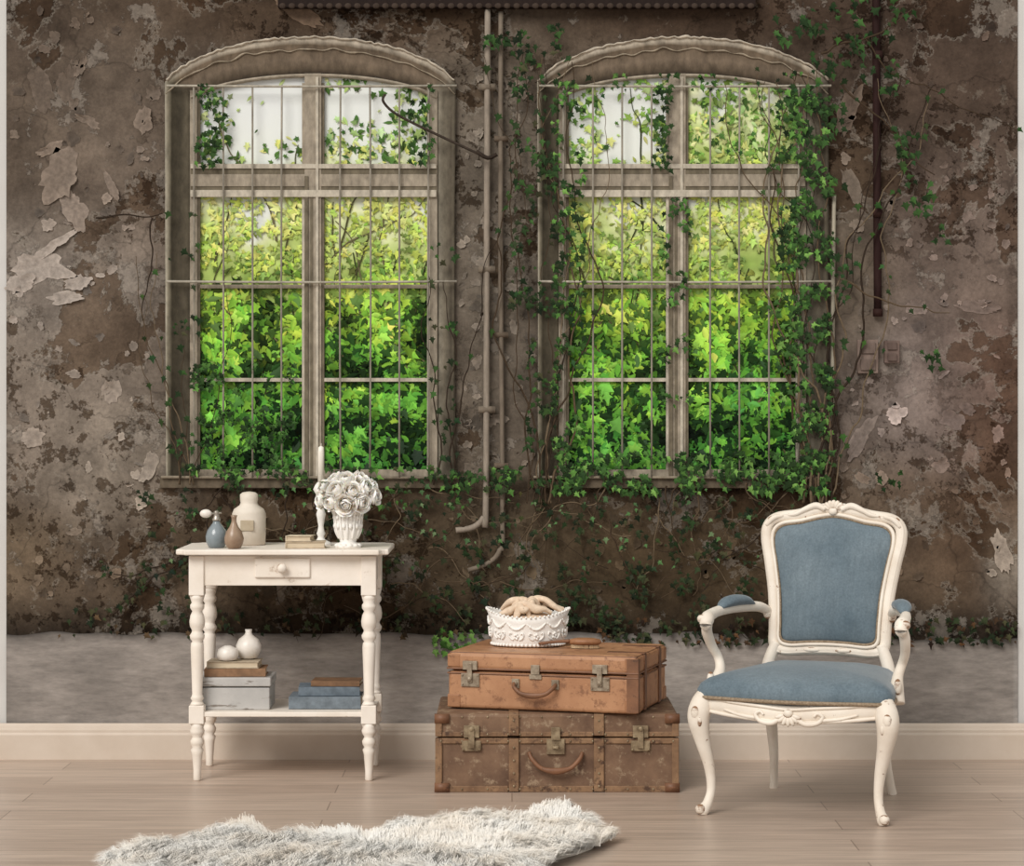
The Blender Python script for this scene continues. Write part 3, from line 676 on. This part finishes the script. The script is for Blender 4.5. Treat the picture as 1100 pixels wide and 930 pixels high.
for k in range(12):
    a0=2*math.pi*(k+.5)/12
    def wp(a,z): 
        rad=.1195+.003+z*.11; return (rad*math.cos(a),rad*.74*math.sin(a),z+rimz(a)*z/.09)
    pts=[wp(a0-.24+.48*t/6,.075-.018*math.sin(math.pi*t/6)) for t in range(7)]
    g.add(*tube(pts,[.002,.003,.0035,.004,.0035,.003,.002],3,8)); 
    for t in (1,2,4,5): g.add(*blob(pts[t],(.004,.004,.005),None,7,5))
    for pe in range(5):
        b_=2*math.pi*pe/5; g.add(*blob(wp(a0+.035*math.cos(b_)*1.2,.034+.0055*math.sin(b_)*1.3),(.0045,.004,.0045),None,7,5))
    for sg in (-1,1):
        g.add(*tube([wp(a0+sg*.07,.024),wp(a0+sg*.13,.026),wp(a0+sg*.19,.036),wp(a0+sg*.17,.046),wp(a0+sg*.12,.042)],[.002,.0032,.003,.0028,.002],4,7))
g.obj('relief_bowl',m_plaswh,e)
g=M(); random.seed(9)
g.add(*blob((0,0,.072),(.118,.082,.036),None,24,12))
for k in range(11):
    a=random.uniform(-.5,.5)+(math.pi if random.random()<.5 else 0); x=random.uniform(-.02,.02); y=-.055+.011*k; pts=[]
    hgt=.116+.030*math.cos((k-5)/5*1.3); ph=random.random()*6
    for t in range(8):
        u=-1+2*t/7; pts.append((x+u*.104*math.cos(a*.6)*(1 if math.cos(a)>0 else -1)*(1-.25*abs(y)/.055),y+u*.03*math.sin(a)+.007*math.sin(ph+t*1.4),hgt-.03*abs(u)**2.4+.007*math.sin(ph*2+t*1.7)))
    rs=[(random.uniform(.010,.015),random.uniform(.009,.015)) for _ in pts]; rs[0]=(.007,.006); rs[-1]=(.007,.006)
    g.add(*tube(pts,rs,6,14))
g.obj('folded_cloth',simple('beige_linen',(230,208,184),(208,184,160),60,.9,.1,.3),e)
# brush
e=empty('clothes_brush',(.235,7.56,zt),math.radians(-6))
v,f=lathe([(.002,.012),(.045,.012),(.052,.016),(.053,.022),(.048,.028),(.03,.032),(.002,.033)],32,(0,0,0),1,.5); M().add(v,f).obj('wooden_back',leather('polished_wood',(158,112,78),(130,88,58),(110,74,50),12),e)
g=M()
for i in range(900):
    a=random.random()*6.28; r=math.sqrt(random.random()); x=.046*r*math.cos(a); y=.021*r*math.sin(a)
    g.add([(x-.0006,y,.0),(x+.0006,y,.0),(x,y,.015)],[(0,1,2)])
g.obj('bristles',simple('bristle',(210,186,150),(180,150,116)),e,smooth=False)
g=M(); g.add(*tube([(-.05,0,.022),(-.09,-.005,.02),(-.13,-.008,.016),(-.15,-.01,.014)],[(.012,.006),(.009,.005),(.011,.005),(.005,.004)],4,10)); g.obj('handle',m_edge,e)

# ================================================================ ARMCHAIR
CH_=empty('upholstered_armchair',(.908,7.12,0),math.radians(-20))
def mirror(fn,acc):
    for s in (-1,1): fn(s,acc)
g=M()
def legs(s,g):
    g.add(*tube([(s*.262,-.235,.36),(s*.275,-.252,.325),(s*.282,-.262,.285),(s*.272,-.254,.22),(s*.255,-.24,.14),(s*.25,-.238,.075),(s*.258,-.248,.035),(s*.268,-.26,.014),(s*.27,-.262,.001)],[.026,.034,.033,.0235,.0165,.0135,.0145,.018,.014],8,18,up=(0,1,0)))
    g.add(*blob((s*.274,-.272,.018),(.016,.014,.015)))
    g.add(*tube([(s*.165,.235,.47),(s*.19,.225,.40),(s*.19,.225,.32),(s*.182,.232,.22),(s*.178,.25,.12),(s*.185,.28,.04),(s*.19,.295,.001)],[.018,.02,.023,.019,.015,.013,.014],8,14,up=(0,1,0)))
    g.add(*blob((s*.285,-.288,.305),(.014,.01,.02))); g.add(*blob((s*.297,-.268,.285),(.008,.01,.018))); g.add(*blob((s*.272,-.288,.28),(.008,.008,.016)))
mirror(legs,g); g.obj('cabriole_legs',m_chairw,CH_)
rail=[(-.265,-.245),(-.18,-.268),(-.08,-.285),(0,-.29),(.08,-.285),(.18,-.268),(.265,-.245),(.272,-.18),(.245,-.02),(.215,.14),(.195,.22),(.1,.235),(0,.24),(-.1,.235),(-.195,.22),(-.215,.14),(-.245,-.02),(-.272,-.18)]
zr=[.335,.325,.318,.312,.318,.325,.335]+[.335]*11
g=M(); g.add(*tube([(x,y,z) for (x,y),z in zip(rail,zr)],[(.016,.028)]*18,4,12,True))
g.add(*tube([(x,y-.013,z-.024) for (x,y),z in zip(rail[:7],zr[:7])],.006,5,8))
g.add(*tube([(x,y-.015,z+.016) for (x,y),z in zip(rail[:7],zr[:7])],.005,5,8))
for s in (-1,1):
    g.add(*tube([(s*.02,-.305,.305),(s*.05,-.308,.288),(s*.085,-.303,.292),(s*.1,-.3,.31),(s*.085,-.302,.32),(s*.075,-.304,.31)],[.007,.008,.007,.006,.005,.004],5,8,up=(0,1,0)))
    g.add(*tube([(s*.1,-.3,.3),(s*.15,-.29,.305),(s*.2,-.28,.318)],[.006,.005,.003],4,8,up=(0,1,0)))
for a in range(7):
    t=(a-3)*.42; g.add(*blob((.026*math.sin(t),-.31,.315-.022*math.cos(t)),(.007,.007,.014),Matrix.Rotation(-t,3,'Y'),14,10))
g.add(*blob((0,-.308,.318),(.014,.01,.012),None,14,10))
g.obj('carved_seat_rail',m_chairw,CH_)
by=lambda z:.235+(z-.44)*.2
half=[(0,.452),(.07,.45),(.138,.446),(.172,.462),(.176,.52),(.183,.62),(.2,.72),(.214,.79),(.21,.832),(.18,.856),(.115,.866),(.05,.882),(0,.888)]
loop=half+[(-x,z) for x,z in half[-2:0:-1]]
g=M(); g.add(*tube([(x,by(z),z) for x,z in loop],[(.019,.018)]*len(loop),5,14,True,up=(0,1,0)))
g.add(*tube([(x*.9,by(z)-.016,.665+(z-.665)*.92) for x,z in loop],.006,5,8,True,up=(0,1,0)))
g.add(*tube([(x*1.03,by(z)-.012,.665+(z-.665)*1.03) for x,z in loop],.006,5,8,True,up=(0,1,0)))
for a in range(7):
    t=(a-3)*.4; g.add(*blob((.024*math.sin(t),by(.9)-.016,.884+.018*math.cos(t)),(.008,.009,.015),Matrix.Rotation(t,3,'Y'),14,10))
g.add(*blob((0,by(.88)-.022,.88),(.014,.01,.012),None,14,10))
for s in (-1,1):
    g.add(*tube([(s*.025,by(.88)-.018,.885),(s*.055,by(.9)-.018,.897),(s*.09,by(.88)-.018,.885),(s*.12,by(.87)-.018,.87),(s*.145,by(.87)-.016,.866)],[.008,.011,.009,.007,.004],5,8,up=(0,1,0)))
    g.add(*blob((s*.2,by(.85)-.01,.85),(.016,.012,.012),Matrix.Rotation(s*.7,3,'Y'))); g.add(*tube([(s*.214,by(.83)-.014,.832),(s*.19,by(.85)-.016,.857),(s*.16,by(.86)-.014,.864)],[.006,.009,.005],4,8,up=(0,1,0)))
    g.add(*blob((s*.05,by(.45)-.014,.45),(.03,.008,.008)))
g.obj('carved_back_frame',m_chairw,CH_)
def fabric():
    m,nt,b=newmat('blue_velvet',.85,.1)
    n=noise(nt,5,6,.6); w=noise(nt,160,3,.6,stretch=(1,1,1)); st_=noise(nt,30,5,.7,stretch=(2.5,2.5,.3),vec=(3,3,3))
    c=mix(nt,ramp(nt,n,[(.3,0),(.7,1)]),(98,114,124),(124,138,146)); c=mix(nt,.6,c,ramp(nt,w,[(.3,.65),(.7,1)]),'MULTIPLY')
    c=mix(nt,.5,c,ramp(nt,st_,[(.35,.7),(.65,1)]),'MULTIPLY')
    nt.links.new(c,b.inputs['Base Color']); b.inputs['Sheen Weight'].default_value=.3; b.inputs['Sheen Roughness'].default_value=.4
    bump(nt,b,w,.3,.001); return m
m_vel=fabric(); m_gimp=simple('tan_gimp_braid',(158,140,118),(122,104,84),150,.7,.2,.4)
L=spline([(x,z) for x,z in loop],5,True); cx,cz=0,.665
def pad(name,scale,y0,bul,sgn):
    g=M();V=[];n=len(L);Rg=[.2,.4,.6,.75,.86,.94,.98,1]
    V.append((0,by(cz)+y0-sgn*bul,cz))
    for r in Rg:
        for x,z in L:
            X_=x*scale*r; Z_=cz+(z-cz)*scale*r; V.append((X_,by(Z_)+y0-sgn*bul*(1-r**3)**.6,Z_))
    g.add(V,[(1+i*n+k,1+i*n+(k+1)%n,1+(i+1)*n+(k+1)%n,1+(i+1)*n+k) for i in range(len(Rg)-1) for k in range(n)]+[(0,1+(k+1)%n,1+k) for k in range(n)]); return g.obj(name,m_vel,CH_)
pad('back_cushion',.89,-.006,.033,1); pad('back_rear_panel',.9,.012,.008,-1)
M().add(*tube([(x*.875,by(z)-.016,cz+(z-cz)*.885) for x,z in L],.0045,1,8,True,up=(0,1,0))).obj('back_gimp',m_gimp,CH_)
R_=spline([(x*1.06,(y+.02)*1.07-.02) for x,y in rail],4,True); n=len(R_)
g=M();V=[(0,-.02,.435)]; prf=[(.2,.434),(.4,.430),(.6,.424),(.78,.414),(.9,.402),(.97,.388),(1.0,.372),(1.0,.355),(.985,.342)]
for r,z in prf:
    for x,y in R_: V.append((x*r,(y+.02)*r-.02,z))
g.add(V,[(1+i*n+k,1+i*n+(k+1)%n,1+(i+1)*n+(k+1)%n,1+(i+1)*n+k) for i in range(len(prf)-1) for k in range(n)]+[(0,1+(k+1)%n,1+k) for k in range(n)]); g.obj('seat_cushion',m_vel,CH_)
M().add(*tube([(x*1.0,y,.349) for x,y in R_],.006,1,8,True)).obj('seat_gimp',m_gimp,CH_)
g=M()
def arms(s,g):
    g.add(*tube([(s*.192,.262,.56),(s*.215,.2,.582),(s*.255,.1,.588),(s*.285,0,.584),(s*.296,-.08,.576),(s*.296,-.118,.566),(s*.296,-.13,.55),(s*.296,-.115,.54)],[.014,.016,.017,.016,.018,.022,.018,.01],7,14))
    g.add(*tube([(s*.296,-.112,.555),(s*.301,-.098,.525),(s*.295,-.062,.48),(s*.282,-.04,.445),(s*.272,-.052,.41),(s*.275,-.09,.37),(s*.277,-.105,.335)],[.016,.0165,.0145,.014,.016,.022,.026],7,14,up=(0,1,0)))
    g.add(*blob((s*.308,-.128,.568),(.016,.014,.014))); g.add(*blob((s*.284,-.118,.385),(.012,.014,.024)))
    g.add(*blob((s*.198,.245,.562),(.014,.016,.022)))
mirror(arms,g); g.obj('curved_arms',m_chairw,CH_)
g=M()
for s in (-1,1): g.add(*tube([(s*.226,.165,.594),(s*.24,.13,.606),(s*.258,.08,.610),(s*.274,.03,.606),(s*.283,-.01,.594)],[(.012,.006),(.023,.015),(.026,.018),(.024,.016),(.012,.006)],5,14))
g.obj('arm_pads',m_vel,CH_)

# ================================================================ SHEEPSKIN
op=[(124,928),(160,917),(200,920),(235,906),(268,902),(305,912),(350,905),(388,910),(432,894),(480,895),(520,888),(556,894),(590,880),(618,888),(650,907),(634,917),(598,928),(570,946),(530,965),(440,985),(330,990),(220,985),(150,965),(118,944)]
poly=[]
for px,py in op:
    d_=F*CH/(py-440); poly.append(((px-550)*d_/F,d_))
poly=spline(poly,4,True); cen=poly.mean(0)
def inside(x,y):
    c=False;n=len(poly);j=n-1
    for i in range(n):
        xi,yi=poly[i];xj,yj=poly[j]
        if (yi>y)!=(yj>y) and x<(xj-xi)*(y-yi)/(yj-yi)+xi: c=not c
        j=i
    return c
e=empty('sheepskin_rug')
g=M();V=[];n=len(poly)
for r,z in ((0.02,.026),(.5,.026),(.82,.022),(.9,.012),(.95,.001)):
    for p in poly: V.append((cen[0]+(p[0]-cen[0])*r,cen[1]+(p[1]-cen[1])*r,z))
g.add(V,[(i*n+k,(i+1)*n+k,(i+1)*n+(k+1)%n,i*n+(k+1)%n) for i in range(4) for k in range(n)]+[tuple(range(n))])
m_fur,nt,b=newmat('ivory_wool',.8,.02)
fc_=mix(nt,ramp(nt,noise(nt,7),[(.4,0),(.65,1)]),(255,253,248),(254,246,234))
nt.links.new(fc_,b.inputs['Base Color'])
# shading normal bent toward a fixed up-and-front direction, so strands look brighter lit
ge=nd(nt,'ShaderNodeNewGeometry'); vm=nd(nt,'ShaderNodeVectorMath',operation='SCALE'); nt.links.new(ge.outputs['Normal'],vm.inputs[0]); vm.inputs[3].default_value=.35
va=nd(nt,'ShaderNodeVectorMath',operation='ADD'); nt.links.new(vm.outputs[0],va.inputs[0]); va.inputs[1].default_value=(-.25,-.45,.85)
vn=nd(nt,'ShaderNodeVectorMath',operation='NORMALIZE'); nt.links.new(va.outputs[0],vn.inputs[0]); nt.links.new(vn.outputs[0],b.inputs['Normal'])
tr=nd(nt,'ShaderNodeBsdfTranslucent'); nt.links.new(fc_,tr.inputs[0]); ms=nd(nt,'ShaderNodeMixShader'); ms.inputs[0].default_value=.25
nt.links.new(b.outputs[0],ms.inputs[1]); nt.links.new(tr.outputs[0],ms.inputs[2]); nt.links.new(ms.outputs[0],nt.nodes['Material Output'].inputs[0])
m_hide=simple('wool_underlayer',(255,248,236),(250,238,222),8,.8,.1,0)
g.obj('hide_base',m_hide,e)
x0,y0=poly.min(0);x1,y1=poly.max(0)
cl=[]
random.seed(3)
while len(cl)<5200:
    x=random.uniform(x0,x1);y=random.uniform(y0,y1)
    if inside(x,y): cl.append((x,y))
K=34; C_=np.array(cl); N=len(C_)
dirs=C_-cen; dirs/=np.linalg.norm(dirs,axis=1)[:,None]+1e-6
th=np.array([mn.noise(Vector((x*4,y*4,2)))*3.4 for x,y in cl])+rng.normal(0,.18,N)
ct,sn=np.cos(th),np.sin(th); dirs=np.stack([dirs[:,0]*ct-dirs[:,1]*sn,dirs[:,0]*sn+dirs[:,1]*ct],1)
ln=rng.uniform(.03,.065,N)
edge=np.clip(1-np.max(np.abs((C_-cen)/((np.array([x1-x0,y1-y0]))/2)),axis=1),0,.15)/.15
hz=np.array([.043+.018*mn.noise(Vector((x*9,y*9,5))) for x,y in cl])*(.55+.45*edge)
tip=np.zeros((N,3)); tip[:,:2]=C_+dirs*ln[:,None]; tip[:,2]=hz+rng.uniform(-.012,.008,N)
root=np.repeat(np.c_[C_,np.full(N,.018)],K,0); root[:,:2]+=rng.normal(0,.010,(N*K,2)); 
tp=np.repeat(tip,K,0)+rng.normal(0,.0045,(N*K,3)); tp[:,2]=np.maximum(tp[:,2],.004)
mid=(root+tp)/2; mid[:,2]=np.maximum(root[:,2],tp[:,2])*rng.uniform(.98,1.15,N*K); mid+=rng.normal(0,.0015,(N*K,3))
dd=tp-root; side=np.stack([-dd[:,1],dd[:,0],rng.normal(0,.01,N*K)],1); side/=np.linalg.norm(side,axis=1)[:,None]+1e-9
w=.0008
VV=np.stack([root-side*w,root+side*w,mid-side*w,mid+side*w,tp],1).reshape(-1,3)
me=bpy.data.meshes.new('wool'); b0=np.arange(N*K)*5
loops=np.stack([b0,b0+1,b0+3,b0+2,b0+2,b0+3,b0+4],1).ravel()
starts=np.stack([np.arange(N*K)*7,np.arange(N*K)*7+4],1).ravel(); 
me.vertices.add(len(VV)); me.vertices.foreach_set('co',VV.ravel().astype(np.float32))
me.loops.add(len(loops)); me.loops.foreach_set('vertex_index',loops.astype(np.int32))
me.polygons.add(len(starts)); me.polygons.foreach_set('loop_start',starts.astype(np.int32))
me.update(calc_edges=True); me.validate(); me.materials.append(m_fur)
o=bpy.data.objects.new('wool_pile',me); sc.collection.objects.link(o); o.parent=e

# ================================================================ LIGHT + CAMERA
w=bpy.data.worlds.new('World'); sc.world=w; w.use_nodes=True
w.node_tree.nodes['Background'].inputs[0].default_value=(1,.985,.955,1); w.node_tree.nodes['Background'].inputs[1].default_value=.62
s=bpy.data.lights.new('sun','SUN'); s.energy=2.35; s.angle=math.radians(30); s.color=(1,.965,.92)
so=bpy.data.objects.new('sun',s); sc.collection.objects.link(so)
so.rotation_euler=Vector((.55,1,-.85)).to_track_quat('-Z','Y').to_euler(); so.location=(-2,2,4)
cam=bpy.data.cameras.new('camera'); co=bpy.data.objects.new('camera',cam); sc.collection.objects.link(co)
co.location=(0,0,CH); co.rotation_euler=(math.pi/2,0,0); cam.sensor_width=36; cam.sensor_fit='HORIZONTAL'; cam.lens=F/1100*36; cam.shift_y=-25/1100
cam.clip_end=100
sc.camera=co
